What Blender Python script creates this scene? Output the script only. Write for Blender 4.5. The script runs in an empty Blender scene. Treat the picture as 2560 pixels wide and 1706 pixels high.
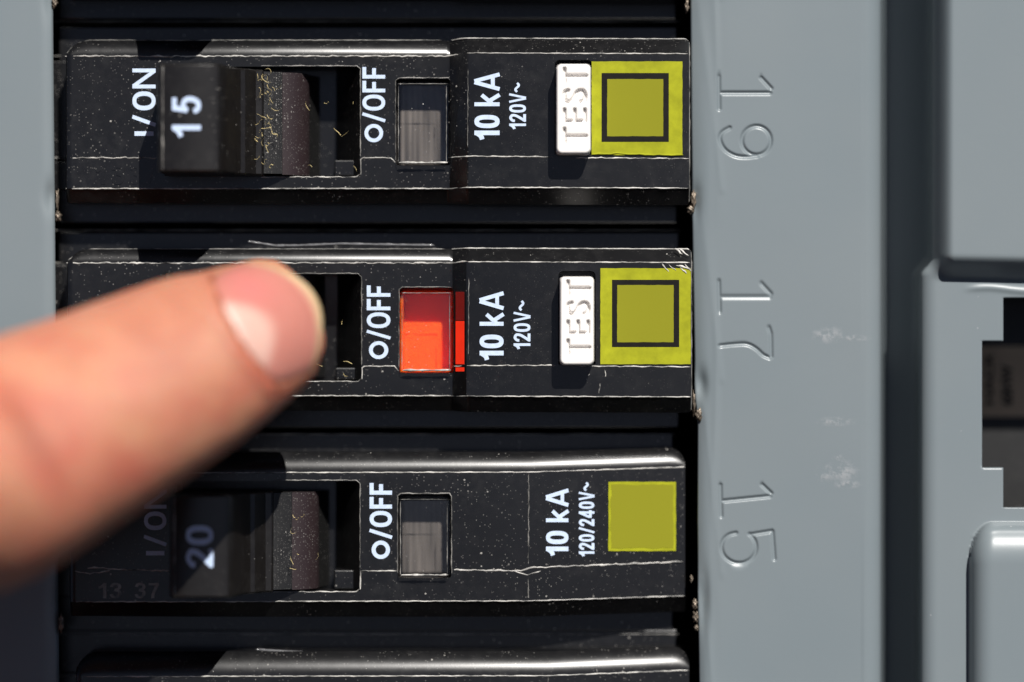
import bpy, bmesh, math, random
import numpy as np
from mathutils import Vector, Matrix
random.seed(7); rng = np.random.default_rng(7)
SC = bpy.context.scene
COL = SC.collection
# ------------------------------------------------------------------ camera, sky, sun
S = 3.68e-5            # metres per photo pixel (2560 px wide) on the breaker faces
D = 0.300              # camera distance to the breaker faces (metres)
cam_d = bpy.data.cameras.new('camera'); cam = bpy.data.objects.new('camera', cam_d); COL.objects.link(cam)
cam.location = (0, -D, 0); cam.rotation_euler = (math.radians(90), 0, 0)
cam_d.sensor_width = 36; cam_d.lens = 36 * D / (2560 * S)
cam_d.clip_start = 0.01; cam_d.clip_end = 100
cam_d.dof.use_dof = True; cam_d.dof.focus_distance = D - 0.0012; cam_d.dof.aperture_fstop = 6.6
SC.camera = cam
SUN = Vector((0.33, -1.0, 0.95)).normalized()
EL = math.asin(SUN.z); AZ = math.atan2(SUN.x, SUN.y)
world = bpy.data.worlds.new('World'); SC.world = world; world.use_nodes = True
wn = world.node_tree.nodes; bg = wn['Background']
sky = wn.new('ShaderNodeTexSky'); sky.sky_type = 'NISHITA'; sky.sun_disc = False
sky.air_density = 0.10; sky.dust_density = 0.15; sky.ozone_density = 0.0; sky.sun_elevation = EL; sky.sun_rotation = AZ
world.node_tree.links.new(sky.outputs[0], bg.inputs[0]); bg.inputs[1].default_value = 0.06
sl = bpy.data.lights.new('sun', 'SUN'); sl.energy = 5.0; sl.angle = math.radians(0.53); sl.color = (1.0, 0.965, 0.92)
sun = bpy.data.objects.new('sun', sl); COL.objects.link(sun)
sun.location = SUN * 2; sun.rotation_euler = SUN.to_track_quat('Z', 'Y').to_euler()
SC.view_settings.view_transform = 'Standard'; SC.view_settings.look = 'None'
SC.view_settings.exposure = 0.44; SC.view_settings.gamma = 1
SC.render.engine = 'CYCLES'
SC.cycles.use_denoising = True
SC.cycles.max_bounces = 10; SC.cycles.transparent_max_bounces = 12

# ------------------------------------------------------------------ helpers
MM = 0.001
def P(px, py, h, hd=None):
    """point seen at photo pixel (px,py) when it stands h mm in front of the breaker faces; hd moves it straight in depth"""
    f = (D - h * MM) / D
    return ((px - 1280) * S * f, -(h if hd is None else hd) * MM, (853 - py) * S * f)
def tp(px, h):  # photo px -> true px on plane 0
    return 1280 + (px - 1280) * (D - h * MM) / D
def tpy(py, h):
    return 853 + (py - 853) * (D - h * MM) / D
def R(px, py, h):   # true coordinates (no unprojection)
    return ((px - 1280) * S, -h * MM, (853 - py) * S)

def empty(name, loc, label, cat, group=None):
    o = bpy.data.objects.new(name, None); COL.objects.link(o); o.location = loc; o.empty_display_size = 0.005
    o['label'] = label; o['category'] = cat
    if group: o['group'] = group
    return o
def wloc(o):
    v = Vector((0, 0, 0))
    while o: v += o.location; o = o.parent
    return v
def mk(name, verts, faces, mat, parent=None, smooth=False, sharp=None, mats=None):
    off = wloc(parent) if parent else Vector((0, 0, 0))
    me = bpy.data.meshes.new(name)
    v = np.asarray(verts, dtype=float).reshape(-1, 3) - np.array(off)
    me.from_pydata(v.tolist(), [], faces)
    me.update()
    o = bpy.data.objects.new(name, me); COL.objects.link(o)
    for m in (mat if isinstance(mat, list) else [mat]): me.materials.append(m)
    if parent: o.parent = parent
    if smooth:
        me.shade_smooth()
        if sharp: me.set_sharp_from_angle(angle=math.radians(sharp))
    return o
def fixnormals(o):
    bm = bmesh.new(); bm.from_mesh(o.data); bmesh.ops.recalc_face_normals(bm, faces=bm.faces); bm.to_mesh(o.data); bm.free()
def bevel(o, w, seg=2, ang=30):
    m = o.modifiers.new('bevel', 'BEVEL'); m.width = w * MM; m.segments = seg; m.limit_method = 'ANGLE'; m.angle_limit = math.radians(ang)
    m.use_clamp_overlap = True
    return o
def apply_mods(o, smooth=True, sharp=32):
    dg = bpy.context.evaluated_depsgraph_get(); dg.update()
    me = bpy.data.meshes.new_from_object(o.evaluated_get(dg))
    o.modifiers.clear(); o.data = me
    if smooth:
        me.shade_smooth(); me.set_sharp_from_angle(angle=math.radians(sharp))
    return o
def prism_y(poly, v0, v1):
    """poly: list of (true px x, h) ; extruded from true py v0 to v1"""
    n = len(poly); vs = [R(x, v0, h) for x, h in poly] + [R(x, v1, h) for x, h in poly]
    fs = [tuple(range(n)), tuple(range(2 * n - 1, n - 1, -1))] + [(i, i + n, (i + 1) % n + n, (i + 1) % n) for i in range(n)]
    return vs, fs
def prism_h(poly, h0, h1):
    """poly: list of true (px,py); extruded in height"""
    n = len(poly); vs = [R(x, y, h0) for x, y in poly] + [R(x, y, h1) for x, y in poly]
    fs = [tuple(range(n)), tuple(range(2 * n - 1, n - 1, -1))] + [(i, i + n, (i + 1) % n + n, (i + 1) % n) for i in range(n)]
    return vs, fs
def rrect(x0, y0, x1, y1, r, seg=4, tl=None, tr=None, br=None, bl=None):
    out = []
    for (cx, cy, a0, rr) in ((x1, y0, -90, tr), (x1, y1, 0, br), (x0, y1, 90, bl), (x0, y0, 180, tl)):
        q = r if rr is None else rr
        ccx = cx - q if cx == x1 else cx + q; ccy = cy + q if cy == y0 else cy - q
        if q <= 0: out.append((cx, cy)); continue
        for k in range(seg + 1):
            a = math.radians(a0 + 90 * k / seg); out.append((ccx + q * math.cos(a), ccy + q * math.sin(a)))
    return out
def boolean(o, cutters):
    for c in cutters:
        fixnormals(c)
        m = o.modifiers.new('cut', 'BOOLEAN'); m.operation = 'DIFFERENCE'; m.object = c; m.solver = 'EXACT'
    apply_mods(o)
    for c in cutters: bpy.data.objects.remove(c, do_unlink=True)
def vnoise(x, k=0.0):
    return math.sin(x * 1.0 + k) * .5 + math.sin(x * 2.37 + k * 1.7 + 1.3) * .3 + math.sin(x * 5.11 + k * .6 + 4.) * .2

# ------------------------------------------------------------------ materials
def newmat(name):
    m = bpy.data.materials.new(name); m.use_nodes = True; nt = m.node_tree
    return m, nt, nt.nodes['Principled BSDF']
def N(nt, t, **kw):
    n = nt.nodes.new(t)
    for k, v in kw.items():
        if k in n.inputs.keys() if hasattr(n.inputs, 'keys') else False: n.inputs[k].default_value = v
        else: setattr(n, k, v)
    return n
def ramp(nt, src, p0, p1, c0=(0, 0, 0, 1), c1=(1, 1, 1, 1)):
    r = nt.nodes.new('ShaderNodeValToRGB'); e = r.color_ramp.elements
    e[0].position = p0; e[1].position = p1; e[0].color = c0; e[1].color = c1
    nt.links.new(src, r.inputs[0]); return r.outputs[0]
def mixc(nt, fac, a, b):
    m = nt.nodes.new('ShaderNodeMix'); m.data_type = 'RGBA'
    for s, i in ((fac, 0), (a, 6), (b, 7)):
        if isinstance(s, (int, float)): m.inputs[i].default_value = s
        elif isinstance(s, tuple): m.inputs[i].default_value = s
        else: nt.links.new(s, m.inputs[i])
    return m.outputs[2]
def math_(nt, op, a, b=None):
    m = nt.nodes.new('ShaderNodeMath'); m.operation = op
    for s, i in ((a, 0), (b, 1)):
        if s is None: continue
        if isinstance(s, (int, float)): m.inputs[i].default_value = s
        else: nt.links.new(s, m.inputs[i])
    return m.outputs[0]
def coords(nt):
    return nt.nodes.new('ShaderNodeNewGeometry').outputs['Position']
def noise(nt, co, scale, detail=3, rough=.55):
    n = nt.nodes.new('ShaderNodeTexNoise'); n.inputs['Scale'].default_value = scale
    n.inputs['Detail'].default_value = detail; n.inputs['Roughness'].default_value = rough
    nt.links.new(co, n.inputs['Vector']); return n.outputs[0]
def specks(nt, co, scale, size, frac):
    """tiny dust grains: a random share of voronoi cells carry one grain"""
    v = nt.nodes.new('ShaderNodeTexVoronoi'); v.inputs['Scale'].default_value = scale
    nt.links.new(co, v.inputs['Vector'])
    sep = nt.nodes.new('ShaderNodeSeparateColor'); nt.links.new(v.outputs['Color'], sep.inputs[0])
    on = math_(nt, 'LESS_THAN', sep.outputs[0], frac)
    rad = math_(nt, 'MULTIPLY', sep.outputs[1], size)
    inside = math_(nt, 'LESS_THAN', v.outputs['Distance'], rad)
    return math_(nt, 'MULTIPLY', on, inside)
def bump(nt, b, h, dist, strength=1.0):
    n = nt.nodes.new('ShaderNodeBump'); n.inputs['Distance'].default_value = dist; n.inputs['Strength'].default_value = strength
    nt.links.new(h, n.inputs['Height']); nt.links.new(n.outputs[0], b.inputs['Normal'])
def plastic(name, base=(.0048, .0048, .0054), rough=.285, dust=.10, film=.42, scale=3200, brown=0.0, spec=.5):
    m, nt, b = newmat(name); co = coords(nt)
    n1 = noise(nt, co, 900, 5, .65); n2 = noise(nt, co, 140, 3)
    filmf = math_(nt, 'MULTIPLY', ramp(nt, n1, .45, .8), ramp(nt, n2, .4, .7))
    c = mixc(nt, math_(nt, 'MULTIPLY', filmf, film * .10), tuple(base) + (1,), (.34, .33, .32, 1))
    if brown: c = mixc(nt, brown, c, (.05, .03, .032, 1))
    clump = ramp(nt, noise(nt, co, 200, 4, .7), .46, .62)
    s1 = specks(nt, co, scale, .30, dust); s2 = specks(nt, co, scale * .55, .17, dust * .5)
    s3 = specks(nt, co, scale * 2.0, .36, dust * 2.5)
    sp = math_(nt, 'MAXIMUM', math_(nt, 'MAXIMUM', math_(nt, 'MULTIPLY', s1, clump), s2), math_(nt, 'MULTIPLY', s3, math_(nt, 'ADD', math_(nt, 'MULTIPLY', clump, .4), .18)))
    c = mixc(nt, math_(nt, 'MULTIPLY', sp, .75), c, (.36, .345, .32, 1))
    nt.links.new(c, b.inputs['Base Color'])
    r = nt.nodes.new('ShaderNodeMapRange'); nt.links.new(n1, r.inputs[0]); r.inputs[3].default_value = rough - .03; r.inputs[4].default_value = rough + .05
    nt.links.new(r.outputs[0], b.inputs['Roughness'])
    b.inputs['Specular IOR Level'].default_value = spec
    hh = math_(nt, 'ADD', math_(nt, 'MULTIPLY', noise(nt, co, 5000, 3), .5), math_(nt, 'MULTIPLY', sp, 1.2))
    bump(nt, b, hh, .00001, .35)
    return m
def simple(name, col, rough=.5, nscale=800, amt=.12, bumpd=.00001, metal=0, spec=.5):
    m, nt, b = newmat(name); co = coords(nt); n1 = noise(nt, co, nscale, 4)
    dark = tuple(c * (1 - amt) for c in col) + (1,); lite = tuple(min(1, c * (1 + amt)) for c in col) + (1,)
    nt.links.new(mixc(nt, ramp(nt, n1, .3, .7), dark, lite), b.inputs['Base Color'])
    b.inputs['Roughness'].default_value = rough; b.inputs['Metallic'].default_value = metal; b.inputs['Specular IOR Level'].default_value = spec
    bump(nt, b, noise(nt, co, nscale * 4, 3), bumpd, .5)
    return m
M = {}
M['plastic'] = plastic('black_plastic')
M['plastic_dusty'] = plastic('dusty_black_plastic', dust=.45, film=.35, rough=.5, scale=4200)
M['plastic_handle'] = plastic('handle_plastic', base=(.0065, .0055, .005), dust=.03, film=.22, rough=.33)
M['plastic_inner'] = plastic('inner_black_plastic', base=(.006, .006, .006), dust=.12, film=.3, rough=.5)
M['drum'] = plastic('drum_plastic', base=(.010, .007, .008), dust=.3, film=.4, rough=.42, brown=.30)
def dark_flag():
    m, nt, b = newmat('dark_flag_plastic'); co = coords(nt)
    mp = nt.nodes.new('ShaderNodeMapping'); mp.inputs['Scale'].default_value = (1, 1, .04); nt.links.new(co, mp.inputs[0])
    f = ramp(nt, noise(nt, mp.outputs[0], 1400, 3, .6), .35, .7)  # vertical window reflections painted into the colour as pale streaks
    c = mixc(nt, f, (.04, .036, .033, 1), (.19, .17, .155, 1)); nt.links.new(c, b.inputs['Base Color']); b.inputs['Roughness'].default_value = .35
    return m
M['dark_flag'] = dark_flag()
def seam_mat(name, lo, hi):
    m, nt, b = newmat(name); co = coords(nt)
    f = math_(nt, 'MULTIPLY', ramp(nt, noise(nt, co, 420, 5, .7), .36, .60), ramp(nt, noise(nt, co, 60, 2), .25, .6, (.45, .45, .45, 1), (1, 1, 1, 1)))
    nt.links.new(mixc(nt, f, lo + (1,), hi + (1,)), b.inputs['Base Color']); b.inputs['Roughness'].default_value = .4
    bump(nt, b, noise(nt, co, 6000, 3), .00002, .6); return m
M['seam'] = seam_mat('worn_edge', (.05, .05, .048), (.62, .60, .56))
M['seam_dull'] = seam_mat('dull_worn_edge', (.03, .03, .028), (.30, .29, .27))
M['seam_gloss'] = simple('glossy_edge', (.10, .10, .105), .2, 2500, .3, .00001, spec=.8)
M['print'] = simple('printed_white_ink', (.49, .585, .74), .6, 3000, .10)
M['print_handle'] = simple('handle_white_ink', (.47, .58, .78), .6, 3000, .08)
M['button'] = simple('white_button_plastic', (.78, .75, .72), .45, 700, .04, .000008)
M['yellow'] = simple('yellow_green_label', (.29, .30, .012), .6, 900, .16, .000015, spec=.12)
M['olive'] = simple('olive_patch', (.215, .213, .014), .75, 200, .01, .0, spec=.1)
M['label_black'] = simple('label_black_ink', (.010, .009, .008), .4, 900, .2, spec=.15)
M['torn'] = simple('torn_bare_steel', (.16, .13, .10), .45, 1500, .6, .00006, metal=.5)
M['tan'] = simple('tan_label_paper', (.62, .46, .30), .7, 300, .1)
M['ink'] = simple('dark_ink', (.02, .018, .016), .7, 300, .1)
M['dark'] = simple('dark_interior', (.006, .006, .006), .8, 300, .2)
# lens
def lens_mat():
    m, nt, b = newmat('clear_window_plastic'); nt.nodes.remove(b)
    co = coords(nt); out = nt.nodes['Material Output']
    tr = nt.nodes.new('ShaderNodeBsdfTransparent'); tr.inputs[0].default_value = (.97, .965, .96, 1)
    gl = nt.nodes.new('ShaderNodeBsdfGlossy'); gl.inputs['Roughness'].default_value = .06
    df = nt.nodes.new('ShaderNodeBsdfDiffuse'); df.inputs[0].default_value = (.5, .48, .46, 1)
    lw = nt.nodes.new('ShaderNodeLayerWeight'); lw.inputs[0].default_value = .5; fr5 = math_(nt, 'ADD', math_(nt, 'MULTIPLY', math_(nt, 'POWER', lw.outputs['Facing'], 5), .7), .028)
    m1 = nt.nodes.new('ShaderNodeMixShader'); nt.links.new(fr5, m1.inputs[0]); nt.links.new(tr.outputs[0], m1.inputs[1]); nt.links.new(gl.outputs[0], m1.inputs[2])
    sp = math_(nt, 'MAXIMUM', specks(nt, co, 3800, .24, .10), math_(nt, 'MULTIPLY', ramp(nt, noise(nt, co, 1200, 5), .45, .8), .004))
    m2 = nt.nodes.new('ShaderNodeMixShader'); nt.links.new(sp, m2.inputs[0]); nt.links.new(m1.outputs[0], m2.inputs[1]); nt.links.new(df.outputs[0], m2.inputs[2])
    nt.links.new(m2.outputs[0], out.inputs[0]); return m
M['lens'] = lens_mat()
def flag_mat():
    m, nt, b = newmat('red_flag_plastic')
    b.inputs['Base Color'].default_value = (1.0, .105, .008, 1); b.inputs['Roughness'].default_value = .35; b.inputs['Specular IOR Level'].default_value = .2
    b.inputs['Subsurface Weight'].default_value = .65; b.inputs['Subsurface Radius'].default_value = (1, .06, .02); b.inputs['Subsurface Scale'].default_value = .0025
    return m
M['flag'] = flag_mat()
M['strip'] = simple('red_strip_plastic', (.95, .035, .01), .5, 900, .05, .000005, spec=.2)  # colour of the flag's glow painted on the step
# grey paint
def paint():
    m, nt, b = newmat('grey_enamel_paint'); co = coords(nt)
    n1 = noise(nt, co, 45, 3); n2 = noise(nt, co, 4000, 3)
    c = mixc(nt, ramp(nt, n1, .3, .7), (.155, .186, .202, 1), (.170, .197, .210, 1))
    # pale scuffs where a tool rubbed the paint
    def blob(px, py, rx, ry):
        w = R(px, py, 0)
        mp = nt.nodes.new('ShaderNodeMapping'); mp.vector_type = 'POINT'
        mp.inputs['Location'].default_value = (-w[0] / (rx * S), 0, -w[2] / (ry * S)); mp.inputs['Scale'].default_value = (1 / (rx * S), 0, 1 / (ry * S))
        nt.links.new(co, mp.inputs[0]); L = nt.nodes.new('ShaderNodeVectorMath'); L.operation = 'LENGTH'; nt.links.new(mp.outputs[0], L.inputs[0])
        return ramp(nt, L.outputs[1], .2, 1.0, (1, 1, 1, 1), (0, 0, 0, 1))
    ms = None
    for a in ((2070, 838, 50, 26), (2130, 846, 55, 10), (2090, 1055, 55, 14), (2105, 1180, 50, 34), (2060, 1185, 24, 30), (2118, 1212, 40, 14), (2100, 1146, 24, 10)):
        k = blob(*a); ms = k if ms is None else math_(nt, 'MAXIMUM', ms, k)
    st = ramp(nt, noise(nt, co, 1100, 4, .7), .47, .62)
    sc = math_(nt, 'MULTIPLY', ms, st)
    c = mixc(nt, math_(nt, 'MULTIPLY', sc, .38), c, (.42, .41, .42, 1))
    g = specks(nt, co, 700, .06, .12)
    c = mixc(nt, math_(nt, 'MULTIPLY', g, .6), c, (.5, .5, .5, 1))
    nt.links.new(c, b.inputs['Base Color']); b.inputs['Roughness'].default_value = .36
    b.inputs['Specular IOR Level'].default_value = .5
    hh = math_(nt, 'ADD', math_(nt, 'ADD', math_(nt, 'MULTIPLY', n2, .08), math_(nt, 'MULTIPLY', noise(nt, co, 300, 2), .35)), math_(nt, 'ADD', math_(nt, 'MULTIPLY', sc, .7), math_(nt, 'MULTIPLY', noise(nt, co, 1600, 3), .16)))
    bump(nt, b, hh, .00003, .6)
    return m
M['paint'] = paint()
def skin(name, a=(.44, .172, .105), bb=(.53, .235, .145), red=(.48, .118, .080), rough=.5):
    m, nt, b = newmat(name); co = coords(nt)
    c = mixc(nt, ramp(nt, noise(nt, co, 160, 4), .35, .65), a + (1,), bb + (1,))
    c = mixc(nt, math_(nt, 'MULTIPLY', ramp(nt, noise(nt, co, 130, 4, .6), .46, .68), .7), c, red + (1,))
    c = mixc(nt, math_(nt, 'MULTIPLY', ramp(nt, noise(nt, co, 210, 3, .6), .5, .7), .45), c, (.52, .27, .15, 1))
    c = mixc(nt, math_(nt, 'MULTIPLY', ramp(nt, noise(nt, co, 1400, 3, .6), .5, .75), .25), c, (.36, .12, .075, 1))
    at = nt.nodes.new('ShaderNodeAttribute'); at.attribute_name = 'flush'
    c = mixc(nt, math_(nt, 'MULTIPLY', at.outputs['Fac'], .9), c, (.20, .04, .018, 1))
    nt.links.new(c, b.inputs['Base Color']); b.inputs['Roughness'].default_value = rough
    b.inputs['Subsurface Weight'].default_value = .8; b.inputs['Subsurface Radius'].default_value = (1, .28, .15); b.inputs['Subsurface Scale'].default_value = .0026
    mp = nt.nodes.new('ShaderNodeMapping'); mp.inputs['Rotation'].default_value = (0, math.radians(26), 0); mp.inputs['Scale'].default_value = (1, .3, .22); nt.links.new(co, mp.inputs[0])
    wr = ramp(nt, noise(nt, mp.outputs[0], 2600, 4, .65), .35, .65)
    hh = math_(nt, 'ADD', math_(nt, 'MULTIPLY', wr, .8), math_(nt, 'MULTIPLY', noise(nt, co, 3500, 4, .6), .5))
    bump(nt, b, hh, .00012, .8)
    return m
M['skin'] = skin('skin')
def nail_mat():
    m, nt, b = newmat('fingernail'); co = coords(nt)
    def at(n): a = nt.nodes.new('ShaderNodeAttribute'); a.attribute_name = n; return a.outputs['Fac']
    c = mixc(nt, ramp(nt, noise(nt, co, 120, 3), .3, .7), (.42, .155, .12, 1), (.48, .19, .15, 1))
    c = mixc(nt, math_(nt, 'MULTIPLY', at('pink'), .85), c, (.50, .155, .14, 1))
    c = mixc(nt, at('moon'), c, (.58, .355, .295, 1)); c = mixc(nt, at('rim'), c, (.50, .37, .21, 1))
    nt.links.new(c, b.inputs['Base Color']); b.inputs['Roughness'].default_value = .46
    b.inputs['Subsurface Weight'].default_value = .3; b.inputs['Subsurface Radius'].default_value = (1, .4, .3); b.inputs['Subsurface Scale'].default_value = .0008
    return m
M['nail'] = nail_mat()

# ------------------------------------------------------------------ panel cover (one pressed sheet of steel)
panel = empty('electrical_panel', R(2000, 853, 0), 'grey painted steel panel cover with stamped numbers 19, 17 and 15 around the breaker opening', 'electrical panel')
PL = -0.5
STROKES = {
 19: [[(1797, 191), (1798, 273)], [(1802, 233), (1925, 233)], [(1928, 222), (1903, 195)],
      [(1891 + 36 * math.cos(t), 352 + 36 * math.sin(t)) for t in np.linspace(0, 2 * math.pi, 25)],
      [(1894, 390), (1862, 393), (1836, 389), (1812, 374), (1800, 350), (1805, 332), (1824, 320)]],
 17: [[(1797, 703), (1799, 780)], [(1801, 743), (1925, 743)], [(1928, 736), (1903, 709)],
      [(1922, 819), (1927, 835), (1928, 892)],
      [(1924, 895), (1908, 888), (1890, 872), (1868, 861), (1838, 861), (1800, 865)]],
 15: [[(1801, 1213), (1803, 1291)], [(1806, 1253), (1925, 1241)], [(1928, 1234), (1905, 1212)],
      [(1840, 1333), (1822, 1338), (1808, 1352), (1804, 1372), (1812, 1392), (1832, 1406), (1856, 1408), (1877, 1398), (1889, 1380), (1889, 1358), (1880, 1341), (1874, 1336)],
      [(1876, 1337), (1930, 1328)], [(1931, 1330), (1936, 1398)]],
}
def smooth_line(pts, k=4):
    n = len(pts); out = []
    for i in range(n - 1):
        p = [np.array(pts[max(0, min(n - 1, i + j))], float) for j in (-1, 0, 1, 2)]
        for q in range(k):
            u = q / k; out.append(tuple(.5 * ((2 * p[1]) + (-p[0] + p[2]) * u + (2 * p[0] - 5 * p[1] + 4 * p[2] - p[3]) * u * u + (-p[0] + 3 * p[1] - 3 * p[2] + p[3]) * u ** 3)))
    return out + [tuple(pts[-1])]
def stroke_dist(X, Y, strokes):
    d = np.full(X.shape, 1e9)
    for st in strokes:
        for (x0, y0), (x1, y1) in zip(st[:-1], st[1:]):
            dx, dy = x1 - x0, y1 - y0; L2 = dx * dx + dy * dy + 1e-9
            t = np.clip(((X - x0) * dx + (Y - y0) * dy) / L2, 0, 1)
            d = np.minimum(d, np.hypot(X - x0 - t * dx, Y - y0 - t * dy))
    return d
def sstep(a, b, x):
    t = np.clip((x - a) / (b - a), 0, 1); return t * t * (3 - 2 * t)
def build_cover():
    def rg(a, b, st): n = max(1, int(round((b - a) / st))); return list(np.linspace(a, b, n + 1))[:-1]
    xs = rg(-1600, -60, 110) + rg(-60, 132, 8) + rg(132, 1732, 200) + rg(1732, 1786, 5) + rg(1786, 1946, 2.2) + rg(1946, 2150, 14) + rg(2150, 2240, 4) + rg(2240, 2290, 10) + rg(2290, 2400, 4.2) + rg(2400, 2455, 5) + rg(2455, 2508, 5.3) + rg(2508, 2620, 7) + rg(2620, 4200, 80) + [4200]
    ys = rg(-1400, -560, 100) + rg(-560, -60, 50) + rg(-60, 188, 9) + rg(188, 402, 2.2) + rg(402, 640, 7) + rg(640, 745, 4) + rg(745, 853, 4) + rg(853, 905, 2.2) + rg(905, 1170, 8) + rg(1170, 1206, 6) + rg(1206, 1270, 2.2) + rg(1270, 1412, 2.2) + rg(1412, 1770, 9) + rg(1770, 2230, 50) + rg(2230, 3100, 100) + [3100]
    xs = np.array(xs); ys = np.array(ys)
    X, Y = np.meshgrid(xs, ys)
    H = np.full(X.shape, PL)
    # gentle sheet waviness
    H += .22 * np.sin(X / 260 + 1) * np.sin(Y / 420 + .4) + .02 * np.sin(X / 70 + 2 * np.sin(Y / 300)) * np.sin(Y / 110)
    # rolled edges of the breaker opening
    Eyr = np.interp(Y, [-560, 0, 300, 470, 600, 1000, 1060, 1300, 1480, 1706, 2230], [1725, 1726, 1728, 1730, 1731, 1738, 1744, 1743, 1745, 1748, 1750])
    Eyl = np.interp(Y, [-560, 0, 1706, 2230], [128, 132, 148, 152])
    XR = X + (Eyr - 1732) * np.clip(1 - (X - 1732) / 50, 0, 1) * (X >= 1731)
    XL = XR + (Eyl - 132) * np.clip(1 - (132 - X) / 60, 0, 1) * (X <= 133)
    X2 = XL
    er = np.where(X >= 1731, X - 1732, 1e4); el = np.where(X <= 133, 132 - X, 1e4)
    H -= .55 * np.clip(1 - er / 46, 0, 1) ** 2 + .35 * np.clip(1 - el / 30, 0, 1) ** 2
    for (cx, cy, sx, sy, a) in ((1750, 962, 15, 34, -.5), (1738, 505, 14, 40, -.4), (1752, 1500, 18, 70, -.4), (126, 492, 14, 34, -.5), (128, 0, 14, 40, -.3), (1770, 60, 30, 120, -.08), (1790, 420, 24, 110, .06), (140, 1520, 16, 60, -.35)):
        H += a * np.exp(-((X - cx) / sx) ** 2 - ((Y - cy) / sy) ** 2)
    H += .08 * np.exp(-((X - 1786 - 5 * np.sin(Y / 120)) / 9) ** 2) * (.4 + .6 * np.sin(Y / 170 + 2)) + .03 * np.exp(-((X - 1760 - .12 * ((Y % 480) - 100)) / 8) ** 2) * (X > 1731)
    # deep channel beside the plate
    up = 1 - sstep(640, 690, Y)                      # 1 in the upper raised field
    r0 = 2296 + 14 * up; r1 = 2322 + 30 * up
    H1 = -0.9
    low = sstep(1298, 1345, Y + 0 * X)
    hr = H1 + (2.3) * (1 - sstep(636, 706, Y - .02 * (X - 2350))) * sstep(2318, 2384, X)
    t1 = np.clip((Y - 1306) / 105, 0, 1); t2 = np.clip((X - 2424) / 60, 0, 1)
    rrd = np.sqrt((1 - t1) ** 2 + (1 - t2) ** 2.0)
    hr = hr + 2.6 * np.sqrt(np.clip(1 - np.minimum(rrd, 1) ** 2.2, 0, 1)) + .10 * np.exp(-((Y - 1322 - 20 * np.clip((2500 - X) / 60, 0, 1) ** 2) / 8) ** 2) * sstep(2425, 2450, X)
    bl = np.clip((X - 2158) / 50, 0, 1)
    Rb = 46 * S / MM
    ql = np.clip(X - 2160, 0, None); left = PL - np.where(ql < 43, Rb - np.sqrt(np.clip(Rb ** 2 - (ql * S / MM) ** 2, .2, None)), 1.2 + (ql - 43) * 1.6); left = np.maximum(left, -12.5)
    br = np.clip((r1 - X) / (r1 - r0), 0, 1)
    qr = np.clip(r1 + 22 - X, 0, None); right = hr - np.where(qr < 43, Rb - np.sqrt(np.clip(Rb ** 2 - (qr * S / MM) ** 2, .2, None)), 1.2 + (qr - 43) * 1.2); right = np.maximum(right, -12.5)
    H = np.where(X > 2158, np.where(X < 2250, left, right), H)
    # creased lip of the step above the opening
    dd = Y - (728 - 8 * np.exp(-((X - 2470) / 60) ** 2) + .02 * (X - 2500))
    H += np.where(X > 2405, .12 * np.exp(-(dd / 7) ** 2) * sstep(2400, 2450, X), 0)
    # stamped digits
    for n, st in STROKES.items():
        d = stroke_dist(X, Y, [smooth_line(q) if len(q) > 4 else q for q in st])
        w = 6.6
        H -= .22 * np.clip(1 - np.sqrt(d * d + .6) / 6.6, 0, 1)
    f = (D - H * MM) / D
    V = np.stack([(X2 - 1280) * S * f, -H * MM, (853 - Y) * S * f], -1).reshape(-1, 3)
    ny, nx = X.shape
    cx = (xs[:-1] + xs[1:]) / 2; cy = (ys[:-1] + ys[1:]) / 2
    CX, CY = np.meshgrid(cx, cy)
    cut = (CX > 132) & (CX < 1732) & (CY > -560) & (CY < 2230)
    hole = ((CX > 2455) & (CX < 3300) & (CY > 853) & (CY < 1170)) | ((CX > 2508) & (CX < 3250) & (CY > 745) & (CY < 1270))
    keep = ~(cut | hole)
    I, J = np.nonzero(keep)
    a = I * nx + J
    F = np.stack([a, a + nx, a + nx + 1, a + 1], -1)
    used = np.zeros(len(V), bool); used[F.reshape(-1)] = True
    idx = np.cumsum(used) - 1
    o = mk('cover_plate', V[used], idx[F].tolist(), M['paint'], panel, smooth=True)
    m = o.modifiers.new('sheet', 'SOLIDIFY'); m.thickness = .0012; m.offset = -1
    return o
build_cover()
# enclosure box behind
vs = []; fs = []
def addbox(vs, fs, x0, y0, x1, y1, h0, h1):
    b = len(vs)
    for h in (h0, h1):
        for x, y in ((x0, y0), (x1, y0), (x1, y1), (x0, y1)): vs.append(R(x, y, h))
    for q in ((0, 1, 2, 3), (4, 7, 6, 5), (0, 4, 5, 1), (1, 5, 6, 2), (2, 6, 7, 3), (3, 7, 4, 0)): fs.append(tuple(b + i for i in q))
vs, fs = [], []
for b in ((-1600, -1400, 4200, 3100, -62, -60), (-1640, -1400, -1600, 3100, -60, -3), (4200, -1400, 4240, 3100, -60, -3), (-1600, -1440, 4200, -1400, -60, -3), (-1600, 3100, 4200, 3140, -60, -3)):
    addbox(vs, fs, *b)
box = mk('enclosure_box', vs, fs, M['dark'], panel); fixnormals(box)
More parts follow.
